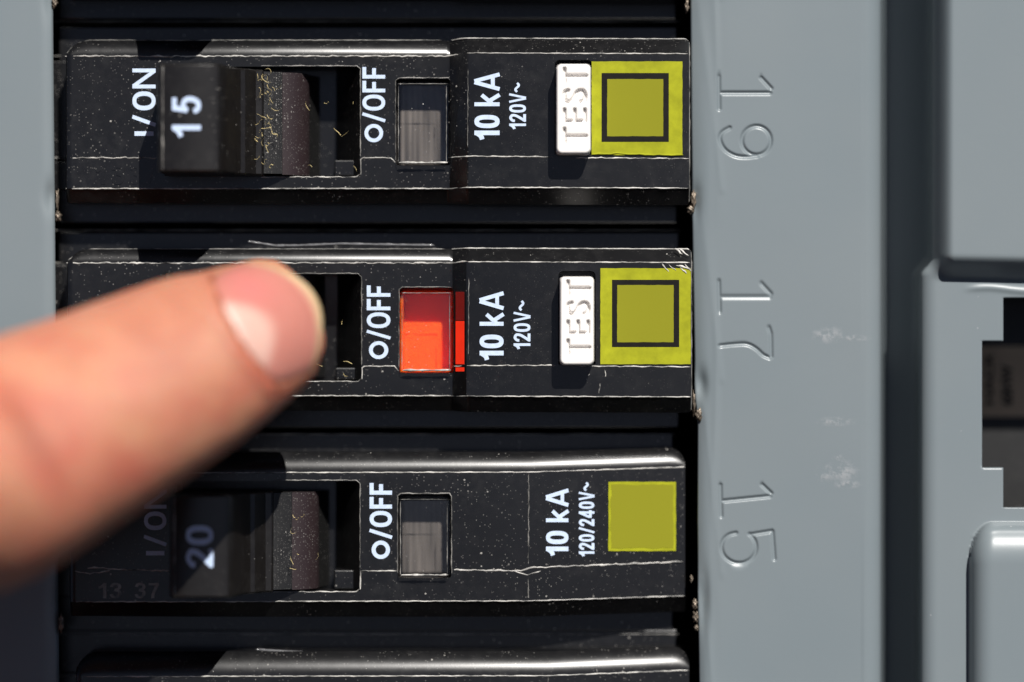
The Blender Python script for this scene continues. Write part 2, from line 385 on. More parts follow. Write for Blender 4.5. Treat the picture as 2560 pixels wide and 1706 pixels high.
# torn knockout nibs on the opening edge
def nib(px, py, rx, ry, hh, seed):
    r = random.Random(seed); bm = bmesh.new(); bmesh.ops.create_icosphere(bm, subdivisions=3, radius=1)
    for v in bm.verts:
        k = 1 + .35 * math.sin(v.co.x * 5 + seed) * math.cos(v.co.z * 7 + seed * 2) + r.uniform(-.12, .12)
        v.co = Vector((v.co.x * rx * S * k, v.co.y * hh * MM * k, v.co.z * ry * S * k))
    vs = [tuple(v.co + Vector(R(px, py, PL - .4))) for v in bm.verts]; fs = [tuple(v.index for v in f.verts) for f in bm.faces]; bm.free()
    mk('torn_nib', vs, fs, M['torn'], panel, smooth=True)
for a in ((142, 540, 8, 14, .4, 1), (140, 500, 4, 26, .3, 2), (134, 6, 7, 12, .4, 3), (1735, 500, 7, 22, .4, 4), (1728, 524, 9, 10, .4, 5), (1748, 1038, 10, 16, .45, 6), (1736, 1010, 4, 30, .4, 16),
          (1738, 1512, 7, 14, .4, 7), (1740, 1545, 8, 14, .4, 8), (1730, 1450, 4, 10, .3, 9), (1718, 14, 6, 18, .4, 10), (150, 1560, 7, 22, .4, 11), (1742, 1572, 6, 8, .4, 12)):
    nib(*a)

# ------------------------------------------------------------------ text
def text_mesh(s, bold=0.0):
    c = bpy.data.curves.new('t', 'FONT'); c.body = s; c.size = 1; c.offset = bold; c.resolution_u = 4
    c.fill_mode = 'FRONT'
    o = bpy.data.objects.new('t', c); COL.objects.link(o)
    dg = bpy.context.evaluated_depsgraph_get(); dg.update()
    me = bpy.data.meshes.new_from_object(o.evaluated_get(dg))
    v = np.array([x.co[:] for x in me.vertices]); f = [tuple(p.vertices) for p in me.polygons]
    bpy.data.objects.remove(o, do_unlink=True); bpy.data.curves.remove(c)
    return v, f
def print_text(name, s, x0, x1, ya, yb, h, parent, mat, bold=.02, upright=False, thick=.0, wear=0, gap=.02):
    """ccw text: cap tops at x0, baseline at x1, reading from ya (bottom) up to yb. upright: x0..x1 left-right, ya top, yb bottom"""
    v, f = text_mesh(s, bold)
    lo, hi = v.min(0), v.max(0); u = (v[:, 0] - lo[0]) / (hi[0] - lo[0]); w = (v[:, 1] - lo[1]) / (hi[1] - lo[1])
    if upright: px = x0 + (x1 - x0) * u; py = yb + (ya - yb) * w
    else: px = x1 + (x0 - x1) * w; py = ya + (yb - ya) * u
    hh = h(px) if callable(h) else np.full(len(px), h)
    vs = [P(a, b, c + gap) for a, b, c in zip(px, py, hh)]
    o = mk(name, vs, f, mat, parent)
    bm = bmesh.new(); bm.from_mesh(o.data)
    for fc in bm.faces:
        fc.normal_update()
        if fc.normal.y > 0: fc.normal_flip()
    if thick:
        r = bmesh.ops.extrude_face_region(bm, geom=bm.faces[:]); 
        for e in r['geom']:
            if isinstance(e, bmesh.types.BMVert): e.co.y -= thick * MM
        bmesh.ops.recalc_face_normals(bm, faces=bm.faces)
    bm.to_mesh(o.data); bm.free()
    return o

def sm(pts, k=5, closed=False):
    n = len(pts); out = []
    rngk = range(n if closed else n - 1)
    for i in rngk:
        for q in range(k):
            u = q / k
            p = [np.array(pts[(i + j) % n] if closed else pts[max(0, min(n - 1, i + j))], float) for j in (-1, 0, 1, 2)]
            out.append(tuple(.5 * ((2 * p[1]) + (-p[0] + p[2]) * u + (2 * p[0] - 5 * p[1] + 4 * p[2] - p[3]) * u * u + (-p[0] + 3 * p[1] - 3 * p[2] + p[3]) * u ** 3)))
    if not closed: out.append(tuple(pts[-1]))
    return out
def oval(cx, cy, rx, ry, e=2.3, n=36):
    o = []
    for k in range(n):
        t = 2 * math.pi * k / n; c, s_ = math.cos(t), math.sin(t)
        o.append((cx + rx * math.copysign(abs(c) ** (2 / e), c), cy + ry * math.copysign(abs(s_) ** (2 / e), s_)))
    return o
def glyph(ch, s_):
    a = s_ / 2
    if ch == ' ': return .24, []
    if ch == '|': return .26, []
    if ch == '^': return .10, []
    if ch == 'O': w = .72; return w, [(oval(w / 2, .5, w / 2 - a, .5 - a), 1)]
    if ch == '0': w = .54; return w, [(oval(w / 2, .5, w / 2 - a, .5 - a, 2.6), 1)]
    if ch == 'o': w = .82; return w, [(oval(w / 2, .5, w / 2 - a, w / 2 - a, 2), 1)]
    if ch == 'i': return s_, [([(a, .09), (a, .91)], 0)]
    if ch == '/': return .40, [([(.04, 0), (.36, 1)], 0)]
    if ch == 'N': w = .78; return w, [([(a, 0), (a, 1)], 0), ([(w - a, 0), (w - a, 1)], 0), ([(a * 1.1, .97), (w - a * 1.1, .03)], 0)]
    if ch == 'F': w = .52; return w, [([(a, 0), (a, 1)], 0), ([(a, 1 - a), (w, 1 - a)], 0), ([(a, .49), (w - .05, .49)], 0)]
    if ch == '1': w = .36; return w, [([(w - a, 0), (w - a, 1)], 0), ([(.0, .69), (.10, .72), (.18, .79), (w - a, .93)], 0)]
    if ch == 'k': w = .54; return w, [([(a, 0), (a, 1)], 0), ([(a, .27), (w - .07, .71)], 0), ([(.22, .42), (w - .06, 0)], 0)]
    if ch == 'A': w = .74; return w, [([(a * .75, 0), (w / 2 - .02, 1)], 0), ([(w - a * .75, 0), (w / 2 + .02, 1)], 0), ([(.14, .27), (w - .14, .27)], 0)]
    if ch == 'V': w = .62; return w, [([(a * .75, 1), (w / 2 - .02, 0)], 0), ([(w - a * .75, 1), (w / 2 + .02, 0)], 0)]
    if ch == '2': w = .52; return w, [(sm([(a, .66), (a + .02, .80), (w / 2, 1 - a), (w - a - .01, .84), (w - a, .68), (w - a - .06, .52), (.22, .27), (.10, .10), (.09, 0.03)]), 0), ([(.03, a), (w, a)], 0)]
    if ch == '3': w = .52; return w, [(sm([(a, .74), (.14, .90), (w / 2, 1 - a), (w - a - .03, .86), (w - a - .02, .66), (w / 2 - .02, .54)]), 0), (sm([(w / 2 - .06, .54), (w - a - .03, .46), (w - a, .28), (w - .16, .11), (w / 2, a), (.12, .11), (a, .26)]), 0)]
    if ch == '4': w = .56; return w, [([(w - .17, 0), (w - .17, 1)], 0), ([(w - .17, .97), (.05, .30)], 0), ([(0, .26), (w, .26)], 0)]
    if ch == '5': w = .52; return w, [([(w - .03, 1 - a), (.10, 1 - a)], 0), ([(.17, 1 - .4 * a), (.10, .46)], 0), (sm([(.08, .47), (.20, .60), (.33, .60), (w - a - .01, .50), (w - a, .30), (w - .16, .12), (w / 2, a), (.13, .11), (a - .01, .25)]), 0)]
    if ch == '7': w = .50; return w, [([(0, 1 - a), (w, 1 - a)], 0), (sm([(w - .04, .93), (.33, .62), (.23, .30), (.20, 0)]), 0)]
    if ch == '~': w = .58; return w, [([(w * k / 14, .53 + .10 * math.sin(2 * math.pi * k / 14)) for k in range(15)], 0)]
    raise KeyError(ch)
def glyph_text(name, s, x0, x1, ya, yb, h, parent, mat, st=.17, upright=False, thick=0.0, gap=.02, space=.10):
    """strokes of constant width; cap height 1"""
    cur = 0; segs = []
    for ch in s:
        w, gs = glyph(ch, st)
        for pts, cl in gs: segs.append(([(x + cur, y) for x, y in pts], cl, st * (.85 if ch in '/~kAVN' else 1)))
        cur += w + (0 if ch in ' |^' else space)
    L = cur - space
    vs, fs = [], []
    for k, (pts, cl, w) in enumerate(segs):
        n = len(pts); pl = []
        for i in range(n):
            p = pts[i]; a = pts[(i - 1) % n] if cl or i else None; b = pts[(i + 1) % n] if cl or i < n - 1 else None
            def nr(u, v): dx, dy = v[0] - u[0], v[1] - u[1]; q = math.hypot(dx, dy) + 1e-9; return (-dy / q, dx / q)
            n1 = nr(a, p) if a else None; n2 = nr(p, b) if b else None
            if n1 is None: m_ = n2
            elif n2 is None: m_ = n1
            else:
                mx, my = n1[0] + n2[0], n1[1] + n2[1]; q = math.hypot(mx, my) + 1e-9; mx, my = mx / q, my / q
                d = max(.5, mx * n1[0] + my * n1[1]); m_ = (mx / d, my / d)
            pl.append(((p[0] + m_[0] * w / 2, p[1] + m_[1] * w / 2), (p[0] - m_[0] * w / 2, p[1] - m_[1] * w / 2)))
        b0 = len(vs)
        for l, r in pl:
            for (u, v) in (l, r):
                u /= L
                if upright: px, py = x0 + (x1 - x0) * u, yb + (ya - yb) * v
                else: px, py = x1 + (x0 - x1) * v, ya + (yb - ya) * u
                hh = float(h(px)) if callable(h) else h
                vs.append(P(px, py, hh + gap + k * .003))
        for i in range(n if cl else n - 1):
            j = (i + 1) % n; fs.append((b0 + 2 * i, b0 + 2 * j, b0 + 2 * j + 1, b0 + 2 * i + 1))
    o = mk(name, vs, fs, mat, parent)
    bm = bmesh.new(); bm.from_mesh(o.data)
    for fc in bm.faces:
        fc.normal_update()
        if fc.normal.y > 0: fc.normal_flip()
    bm.to_mesh(o.data); bm.free()
    if thick:
        m_ = o.modifiers.new('relief', 'SOLIDIFY'); m_.thickness = thick * MM; m_.offset = -1
    return o

# ------------------------------------------------------------------ worn mould seams, plus edge highlights built the same way: thin ragged ridges
def ridge(pts, parent, mat='seam', r=.055, jit=.9, name='mould_seam', seed=0, step=7, rj=.35, hoff=0.0):
    """pts: (px,py,h) seen positions"""
    P3 = [];
    for (a, b) in zip(pts[:-1], pts[1:]):
        L = math.hypot(a[0] - b[0], a[1] - b[1]); n = max(1, int(L / step))
        for k in range(n): t = k / n; P3.append(tuple(a[i] + (b[i] - a[i]) * t for i in range(3)))
    P3.append(tuple(pts[-1]))
    rr = random.Random(seed * 31 + 5); n = len(P3); vs = []; fs = []; m = 6
    W3 = []
    for i, p in enumerate(P3):
        a = P3[max(0, i - 1)]; b = P3[min(n - 1, i + 1)]; dx, dy = b[0] - a[0], b[1] - a[1]; L = math.hypot(dx, dy) + 1e-9
        j = jit * (vnoise(i * .9, seed) + rr.uniform(-.4, .4)); 
        if i in (0, n - 1): j = 0
        W3.append(Vector(P(p[0] - dy / L * j, p[1] + dx / L * j, p[2] + hoff)))
    for i in range(n):
        t = (W3[min(n - 1, i + 1)] - W3[max(0, i - 1)]); t = t.normalized() if t.length > 0 else Vector((1, 0, 0))
        u = t.cross(Vector((0, 1, 0))).normalized(); w = t.cross(u).normalized()
        q = r * MM * max(.45, 1 + rj * vnoise(i * .5, seed + 3) + rr.uniform(-rj, rj) * .35)
        if i in (0, n - 1): q *= .4
        for k in range(m):
            a = 2 * math.pi * k / m; vs.append(tuple(W3[i] + (u * math.cos(a) + w * math.sin(a) * .8) * q))
        if i: 
            for k in range(m): b0 = (i - 1) * m; fs.append((b0 + k, b0 + (k + 1) % m, b0 + m + (k + 1) % m, b0 + m + k))
    fs.append(tuple(range(m))); fs.append(tuple(range((n - 1) * m + m - 1, (n - 1) * m - 1, -1)))
    return mk(name, vs, fs, M[mat], parent, smooth=True)

# ------------------------------------------------------------------ breakers
def arc_profile(T1, T2, hf, t0, t1, n=9):
    """points from T2 (h=hf) out to T1, tilting from t0 to t1 degrees"""
    out = []; h = hf; w = (T2 - T1) * S / MM / n
    for k in range(n + 1):
        out.append((T2 + (T1 - T2) * k / n, h))
        a = math.radians(t0 + (t1 - t0) * (k + .5) / n); h -= w * math.tan(a)
    return out
DEEP = -16
def body_mesh(stations):
    """station: px, T1,T2,B1,B2, hf, tiltTop(t0,t1), tiltBottom deg"""
    vs = []; n = None
    for (px, T1, T2, B1, B2, hf, tt, tb) in stations:
        top = arc_profile(T1, T2, hf, *tt)
        wb = (B2 - B1) * S / MM
        prof = [(B2, DEEP, hf), (B2, hf - wb * math.tan(math.radians(tb)), hf), (B1, hf, hf)] + [(y, h, h) for y, h in top] + [(T1, DEEP, hf)]
        X = P(px, 0, hf)[0]
        for y, h, hr in prof:
            z = P(0, y, hf)[2]; vs.append((X, -h * MM, z))
        n = len(prof)
    fs = []
    for s in range(len(stations) - 1):
        for k in range(n):
            a = s * n + k; b = s * n + (k + 1) % n; fs.append((a, b, b + n, a + n))
    fs.append(tuple(range(n - 1, -1, -1))); L = (len(stations) - 1) * n; fs.append(tuple(range(L, L + n)))
    return vs, fs
def lens_outline(x0, y0, x1, y1, bulge=6):
    pts = [(x0, y0), (x1, y0), (x1, y1)]
    for k in range(1, 9): t = k / 9; pts.append((x1 + (x0 - x1) * t, y1 + bulge * math.sin(math.pi * t)))
    pts.append((x0, y1)); return pts
LEFT = (1, 54); FLAT = (44, 46)
def breaker(cfg):
    c = cfg; g = 'black circuit breakers stacked in a column'
    t = empty('circuit_breaker', R(c['xL'] + 780, (c['T2'] + c['B1']) / 2, -3), c['label'], 'circuit breaker', g)
    T1, T2, SM, B1, B2, xL = c['T1'], c['T2'], c['SM'], c['B1'], c['B2'], c['xL']
    st = []
    rr = 52
    for k in range(7):
        a = math.radians(90 * k / 6); dx = rr * (1 - math.cos(a)); dy = rr * (1 - math.sin(a))
        t1 = T1 + min(dy, 38); st.append((xL + dx, min(t1, T2 - 3), T2, B1, B2 - 2, 0 - (.5 if k == 0 else .12 if k == 1 else 0), LEFT, 40))
    if c['kind'] == 'A':
        xa, xb, xR = c['xa'], c['xb'], c['xR']; h2 = 1.5; d1, d2, d3, d4 = c['dr']
        st += [(xL + 300, T1, T2, B1, B2, 0, LEFT, 40), (xa - 8, T1, T2, B1, B2, 0, LEFT, 40), (xa, T1, T2, B1, B2, .05, (20, 55), 40)]
        st += [(xb - 4, T1 + d1, T2 + d2, B1 + d3, B2 + d4, h2 - .08, FLAT, 38), (xb + 6, T1 + d1, T2 + d2, B1 + d3, B2 + d4, h2, FLAT, 38),
               (xR - 10, T1 + d1 + c['skew'], T2 + d2 + c['skew'], B1 + d3 + c['skew'], B2 + d4 + c['skew'], h2, FLAT, 38),
               (xR - 2, T1 + d1 + 2 + c['skew'], T2 + d2 + c['skew'], B1 + d3 + c['skew'], B2 + d4 - 2 + c['skew'], h2 - .05, FLAT, 38),
               (xR, T1 + d1 + 8 + c['skew'], T2 + d2 + 1 + c['skew'], B1 + d3 - 1 + c['skew'], B2 + d4 - 8 + c['skew'], h2 - .35, FLAT, 38)]
    else:
        xf, xR = c['xf'], c['xR']; hE = -2.2; u = c['rise']
        st += [(xL + 300, T1, T2, B1, B2, 0, LEFT, 40), (xf, T1, T2 - 2, B1 - 2, B2, 0, LEFT, 40)]
        rr = 44
        for k in range(7):
            a = math.radians(90 * k / 6); dx = rr * math.sin(a); dy = rr * (1 - math.cos(a))
            f = (xR - rr + dx - xf) / (xR - xf)
            st.append((xR - rr + dx, min(T1 + u * f + dy, T2 - 2 + u * f - 4), T2 - 2 + u * f, B1 - 2 + u * f, B2 + u * f, hE * f - (.3 if k == 6 else 0), LEFT, 40))
    vs, fs = body_mesh(st)
    body = mk('body', vs, fs, M['plastic'], t); fixnormals(body)
    # openings
    sx0, sy0, sx1, sy1 = c['slot']; cut = []
    v, f = prism_y([(sx0, -9), (sx0, 4), (sx1, 4), (sx1, 0), (sx1 - 66, -4.5), (sx1 - 66, -9)], sy0, sy1)
    cut.append(mk('c', v, f, M['plastic_inner']))
    wx0, wy0, wx1, wy1 = c['win']
    v, f = prism_h(rrect(wx0 - 3, wy0 - 2, wx1 + 3, wy1 + 3, 5, 3), -6, 5); cut.append(mk('c', v, f, M['plastic_inner']))
    if c.get('btn'):
        bx0, by0, bx1, by1 = c['btn']
        v, f = prism_h(rrect(tp(bx0, 1.5) - 2, tpy(by0, 1.5) - 8, tp(bx1, 1.5) + 2, tpy(by1, 1.5), 12, 4, br=3, bl=3), -3, 9); cut.append(mk('c', v, f, M['plastic_inner']))
    boolean(body, cut)
    # lower body: ledge that fills the pitch between neighbours
    xr = c['xR'] - 20
    vs, fs = [], []
    LH = -5.0
    addbox(vs, fs, 128, T1 - 46, xr - 4, B2 + 46, DEEP, LH); lb = mk('lower_body', vs, fs, M['plastic'], t); fixnormals(lb); bevel(lb, .15)
    # left foot with moulded steps
    vs, fs = [], []; addbox(vs, fs, 100, T2 + 2, xL - 10, SM - 2, LH - .0 + .002, LH + .5); addbox(vs, fs, 100, SM + 2, xL - 10, B1 - 2, LH + .002, LH + .45)
    ft = mk('foot', vs, fs, M['plastic'], t); fixnormals(ft); bevel(ft, .1)
    # seams
    sd = c['seed']
    if c['kind'] == 'A':
        xa, xb, xR, h2, sk = c['xa'], c['xb'], c['xR'], 1.5, c['skew']; d1, d2, d3, d4 = c['dr']
        hT1 = arc_profile(T1, T2, 0, *LEFT)[-1][1]; hT1r = arc_profile(T1 + d1, T2 + d2, h2, *FLAT)[-1][1]
        ridge([(xL - 2, T2, -.3), (xL + 20, T2, 0), (xa, T2, 0), (xb, T2 + d2, h2)], t, 'seam', .07, 1.6, seed=sd, rj=.6)
        ridge([(xb, T2 + d2, h2), (xR - 4, T2 + d2 + sk, h2)], t, 'seam', .06, .6, seed=sd + 1)
        ridge([(xb - 40, T1 + 1, hT1), (xb - 4, T1 + d1 + 1, hT1r), (xR - 10, T1 + d1 + 1 + sk, hT1r), (xR - 3, T1 + d1 + 6 + sk, hT1r)], t, 'seam', .055, .4, seed=sd + 2)
        ridge([(xR - 1, T1 + d1 + 8 + sk, .4), (xR, T2 + d2 + sk, h2 - .3), (xR, B1 + d3 + sk, h2 - .3), (xR - 1, B2 + d4 - 8 + sk, .6)], t, 'seam_dull', .045, .5, seed=sd + 3)
        ridge([(xL, B1, -.2), (xL + 20, B1, 0), (xa, B1, 0), (xb, B1 + d3, h2), (xR - 2, B1 + d3 + sk, h2)], t, 'seam', .06, .7, seed=sd + 5)
        ridge([(xL + 2, SM, -.2), (xL + 20, SM, 0), (tp(c['hx0'], 0), SM, 0)], t, 'seam', .06, 1.6, seed=sd + 6, rj=.5)
        ridge([(sx1 + 2, sy1 - 4, 0), (sx1 + 2, SM + 4, 0), (sx1 + 8, SM, 0), (wx0 - 16, SM, 0), (wx0 - 5, SM + 12, 0)], t, 'seam', .055, .9, seed=sd + 7, rj=.5)
        ridge([(wx1 + 6, SM, 0.02), (xa, SM, 0.05), (xb, SM + d3 * .7 - 2, h2), (c['btn'][0] - 8, SM - 2, h2)], t, 'seam', .06, 1.0, seed=sd + 8, rj=.5)
        ridge([(c['btn'][0] + 50, SM, h2), (xR - 2, SM + 2, h2)], t, 'seam', .055, 1.2, seed=sd + 9, rj=.6)
        ridge([(xb + 2, T2 + d2 + 40, h2), (xb + 1, SM - 30, h2)], t, 'seam_dull', .03, .8, seed=sd + 11, rj=.8)
    else:
        xf, xR, u = c['xf'], c['xR'], c['rise']
        hT1 = arc_profile(T1, T2, 0, *LEFT)[-1][1]
        ridge([(xL - 2, T2, -.3), (xL + 20, T2, 0), (xf, T2 - 2, 0), (xR - 2, T2 - 2 + u, -2.2)], t, 'seam', .06, .7, seed=sd)
        ridge([(xL, B1, -.2), (xL + 20, B1, 0), (xf, B1 - 2, 0), (xR - 2, B1 - 2 + u, -2.2)], t, 'seam', .055, .7, seed=sd + 5)
        ridge([(xL + 2, SM, -.2), (xL + 60, SM - 5, 0), (xL + 120, SM, 0), (tp(c['hx0'], 0), SM + 3, 0)], t, 'seam', .06, 1.4, seed=sd + 6, rj=.6)
        ridge([(xL + 12, SM + 4, -.0), (xL + 50, SM + 11, 0), (xL + 100, SM + 3, 0)], t, 'seam', .05, 1.2, seed=sd + 16, rj=.6)
        ridge([(sx1 + 2, sy1 - 4, 0), (sx1 + 2, SM + 4, 0), (wx0 - 6, SM + 4, 0)], t, 'seam', .06, .9, seed=sd + 7, rj=.4)
        ridge([(wx1 + 10, SM + 1, 0.0), (xf - 20, SM + 4, 0), (xf, SM - 4, 0), (xR - 6, SM - 10 + u * .7, -2.1)], t, 'seam', .075, 1.3, seed=sd + 8, rj=.6)
        ridge([(xf - 40, SM + 3, 0.0), (xf - 4, SM + 14, 0), (xf + 30, SM + 4, -.15)], t, 'seam', .06, 1.0, seed=sd + 9, rj=.6)
        ridge([(xf, T2, 0.0), (xf - 1, SM - 14, 0)], t, 'seam_dull', .05, 1.2, seed=sd + 10, rj=.9)
        ridge([(xf - 2, SM + 20, 0.0), (xf - 1, B1 - 10, 0)], t, 'seam_dull', .045, 1.2, seed=sd + 12, rj=.9)
    ridge([(xL + 3, T2 - 8, -.6), (xL + 14, T1 + 20, hT1 + .3), (xL + 34, T1 + 7, hT1), (xL + 60, T1 + 1, hT1), (c.get('xa', c.get('xf')) - 20, T1 + 1, hT1)], t, 'seam_dull', .05, .5, seed=sd + 4)
    if c['gloss']:  # highlight line on the shoulder edge, built as a pale glossy ridge
        ridge([(p[0], p[1], hT1 - .25) for p in c['gloss']], t, 'seam_gloss', .13, .3, seed=sd + 20, rj=.2)
    ridge([(136, T1 - 46, LH), (xr - 6, T1 - 46, LH)], t, 'seam_dull', .05, .5, seed=sd + 13, step=14)
    ridge([(132, T2, LH + .5), (xL - 10, T2 - 1, LH + .5)], t, 'seam_dull', .06, .5, seed=sd + 14)
    ridge([(132, SM, LH + .5), (xL - 12, SM, LH + .5)], t, 'seam_dull', .05, .5, seed=sd + 15)
    ridge([(sx0 + 240, sy0 - 2, 0), (sx1 - 8, sy0 - 2, 0), (sx1 + 1, sy0 + 6, 0), (sx1 + 1, SM - 4, 0)], t, 'seam_dull', .04, .8, seed=sd + 17, rj=.6)
    ridge([(sx0 + 240, sy1 + 2, 0), (sx1 - 8, sy1 + 2, 0), (sx1 + 1, sy1 - 6, 0)], t, 'seam', .05, 1.2, seed=sd + 18, rj=.7)
    # window frame line
    ridge([(wx0 - 4, wy1 - 10, 0), (wx0 - 4, wy0 + 2, 0), (wx0 + 4, wy0 - 4, 0), (wx1 - 2, wy0 - 4, 0), (wx1 + 4, wy0 + 4, 0), (wx1 + 4, wy1 - 8, 0)], t, 'seam_dull', .045, .8, seed=sd + 19, rj=.6)
    # block in the slot corner
    vs, fs = [], []; addbox(vs, fs, sx1 - 66, SM + 4, sx1 - 3, sy1 - 2, -5, -1.2); sb = mk('slot_stop', vs, fs, M['plastic'], t); fixnormals(sb); bevel(sb, .12)
    # window + flag
    o = lens_outline(wx0, wy0 + 8, wx1, wy1); v, f = prism_h(o, -.9, .75)
    ln = mk('indicator_window', v, f, M['lens'], t); fixnormals(ln); bevel(ln, .22, 3)
    for (a, b_) in (((wx0 + 3, wy0 + 11), (wx1 - 3, wy0 + 11)), ((wx0 + 4, wy1 - 4), (wx1 - 4, wy1 - 4)), ((wx1 - 7, wy0 + 14), (wx1 - 7, wy1 - 6)), ((wx0 + 3, wy0 + 14), (wx0 + 3, wy1 - 6))):
        ridge([(a[0], a[1], .72), (b_[0], b_[1], .72)], ln, 'seam' if a[1] > wy1 - 8 else 'seam_dull', .09 if a[1] > wy1 - 8 else .03, .4, name='window_edge', seed=int(a[0] + a[1]), rj=.8)  # bright edge highlights of the lens, painted as pale ridges
    vs, fs = [], []
    if c['flag']:  # rim walls round the flag added to bounce red light onto its floor
        for q in ((wx0 - 2, wy0 - 1, wx1 + 2, wy1 + 2, -5.4, -3.3), (wx0 - 2, wy0 + 6, wx0 + 5, wy1 + 1, -3.29, -.95), (wx1 - 6, wy0 + 6, wx1 + 2, wy1 + 1, -3.29, -.95), (wx0 + 5.1, wy1 - 7, wx1 - 6.1, wy1 + 1, -3.28, -.96), (wx0 + 5.1, wy0 + 6, wx1 - 6.1, wy0 + 9, -3.28, -.96)):
            addbox(vs, fs, *q)
        fl = mk('trip_flag', vs, fs, M['flag'], t)
        fl['label'] = 'red trip flag showing behind the clear window'
    else:
        addbox(vs, fs, wx0 + 4, wy0 + 4, wx1 - 4, wy1 - 2, -6.2, -2.9); fl = mk('trip_flag', vs, fs, M['dark_flag'], t)
        fl['label'] = 'dark flag behind the clear window'
    fixnormals(fl); bevel(fl, .05 if c['flag'] else .2, 2)
    # handle
    HT = 8.5; hx = c['hx']; y0 = tpy(c['hy'][0], HT); y1 = tpy(c['hy'][1], HT)
    prof = [(hx[0] + 4, -6), (hx[0], 5.5), (hx[0] + 1, HT - .6), (hx[0] + 5, HT - .15), (hx[0] + 13, HT), (hx[1] - 14, HT), (hx[1], HT - .25), (hx[1] + 12, HT - 1.0),
            (hx[1] + 22, HT - 2.6), (hx[1] + 32, HT - 4.2), (hx[1] + 44, HT - 5.0), (hx[1] + 54, HT - 5.2), (hx[1] + 66, HT - 5.9), (hx[1] + 78, HT - 6.6), (hx[1] + 96, 1.7)]
    v, f = prism_y([(a, h) for a, h in prof] + [(hx[1] + 96, -6)], y0, y1)
    hd = mk('handle', v, f, M['plastic_handle'], t, smooth=True, sharp=28); fixnormals(hd); bevel(hd, .18, 2, 50)
    dx = hx[1] + 96.5
    # drum the handle sits on: dusty flat, purple-brown strip, then dark curve
    v, f = prism_y([(dx, -6), (dx, 1.5), (dx + 20, 1.2), (dx + 44, .7), (dx + 44, -6)], y0 + 4, y1 - 6); q = mk('handle_skirt', v, f, M['plastic_dusty'], hd, smooth=True, sharp=30); fixnormals(q)
    dr = [(dx + 44.5, -6)]
    for k in range(9):
        a = k / 8; dr.append((dx + 44.5 + 62 * a, .55 - .9 * a - 1.2 * a ** 3))
    v, f = prism_y(dr + [(dx + 106.5, -6)], y0 + 4, y1 - 4); q = mk('handle_drum', v, f, M['drum'], hd, smooth=True, sharp=30); fixnormals(q)
    v, f = prism_y([(dx + 107, -6), (dx + 107, -2.6), (dx + 128, -4.6), (dx + 132, -6)], y0 + 4, y1 - 4); q = mk('drum_edge', v, f, M['plastic_inner'], hd, smooth=True, sharp=30); fixnormals(q)
    ridge([(1280 + (hx[0] + 14 - 1280) / .972, c['hy'][0] + 4, HT), (1280 + (hx[0] + 14 - 1280) / .972, c['hy'][1] - 6, HT)], hd, 'seam_dull', .05, .8, name='handle_edge', seed=sd + 22, rj=.6)
    return t, hd
COMM = dict(dr=(-5, -8, -3, 2))
PRINTH = M['print']
B19 = dict(kind='A', T1=100, T2=141, SM=395, B1=472, B2=508, xL=165, xa=1124, xb=1168, xR=1724, slot=(412, 167, 900, 441), win=(993, 199, 1123, 411), btn=(1389, 158, 1479, 386),
           hx=(417, 566), hx0=392, hy=(159, 430), skew=2, seed=19, flag=False, gloss=None,
           label='Black breaker with 15 on its handle, level with stamped number 19, above the pressed one', **COMM)
B17 = dict(kind='A', T1=622, T2=658, SM=916, B1=990, B2=1028, xL=168, xa=1131, xb=1170, xR=1729, slot=(412, 686, 903, 952), win=(1002, 722, 1131, 930), btn=(1398, 686, 1487, 912),
           hx=(430, 580), hx0=392, hy=(680, 950), skew=2, seed=17, flag=True, gloss=[(620, 604), (690, 615), (760, 614), (850, 610), (950, 612), (1086, 614)],
           label='Black breaker with red trip window under the fingertip, level with stamped number 17', dr=(-2, -3, 1, 3))
B15 = dict(kind='B', T1=1132, T2=1183, SM=1424, B1=1505, B2=1545, xL=175, xf=1322, xR=1714, slot=(440, 1203, 899, 1478), win=(998, 1238, 1125, 1442), btn=None, rise=-13,
           hx=(446, 590), hx0=424, hy=(1238, 1496), skew=0, seed=15, flag=False, gloss=None,
           label='Black breaker with 20 on its handle and a plain olive square, beside stamped 15')
B21 = dict(kind='A', T1=-418, T2=-378, SM=-124, B1=-48, B2=-10, xL=160, xa=1118, xb=1164, xR=1722, slot=(408, -352, 896, -78), win=(990, -318, 1120, -108), btn=(1384, -366, 1474, -138),
           hx=(414, 562), hx0=388, hy=(-366, -92), skew=2, seed=21, flag=False, gloss=None,
           label='Black breaker cut off by the top edge of the photo, only its lower side showing', **COMM)
B13 = dict(kind='B', T1=1632, T2=1692, SM=1935, B1=2015, B2=2055, xL=190, xf=1370, xR=1724, slot=(446, 1714, 906, 1988), win=(1004, 1750, 1132, 1952), btn=None, rise=-14,
           hx=(452, 598), hx0=428, hy=(1752, 2014), skew=0, seed=13, flag=False, gloss=[(640, 1624), (700, 1629), (760, 1630)],
           label='Lowest black breaker, only its shiny upper shoulder showing at the bottom edge of the photo')
T = {}
for k, cfg in (('19', B19), ('17', B17), ('15', B15), ('21', B21), ('13', B13)): T[k] = breaker(cfg)

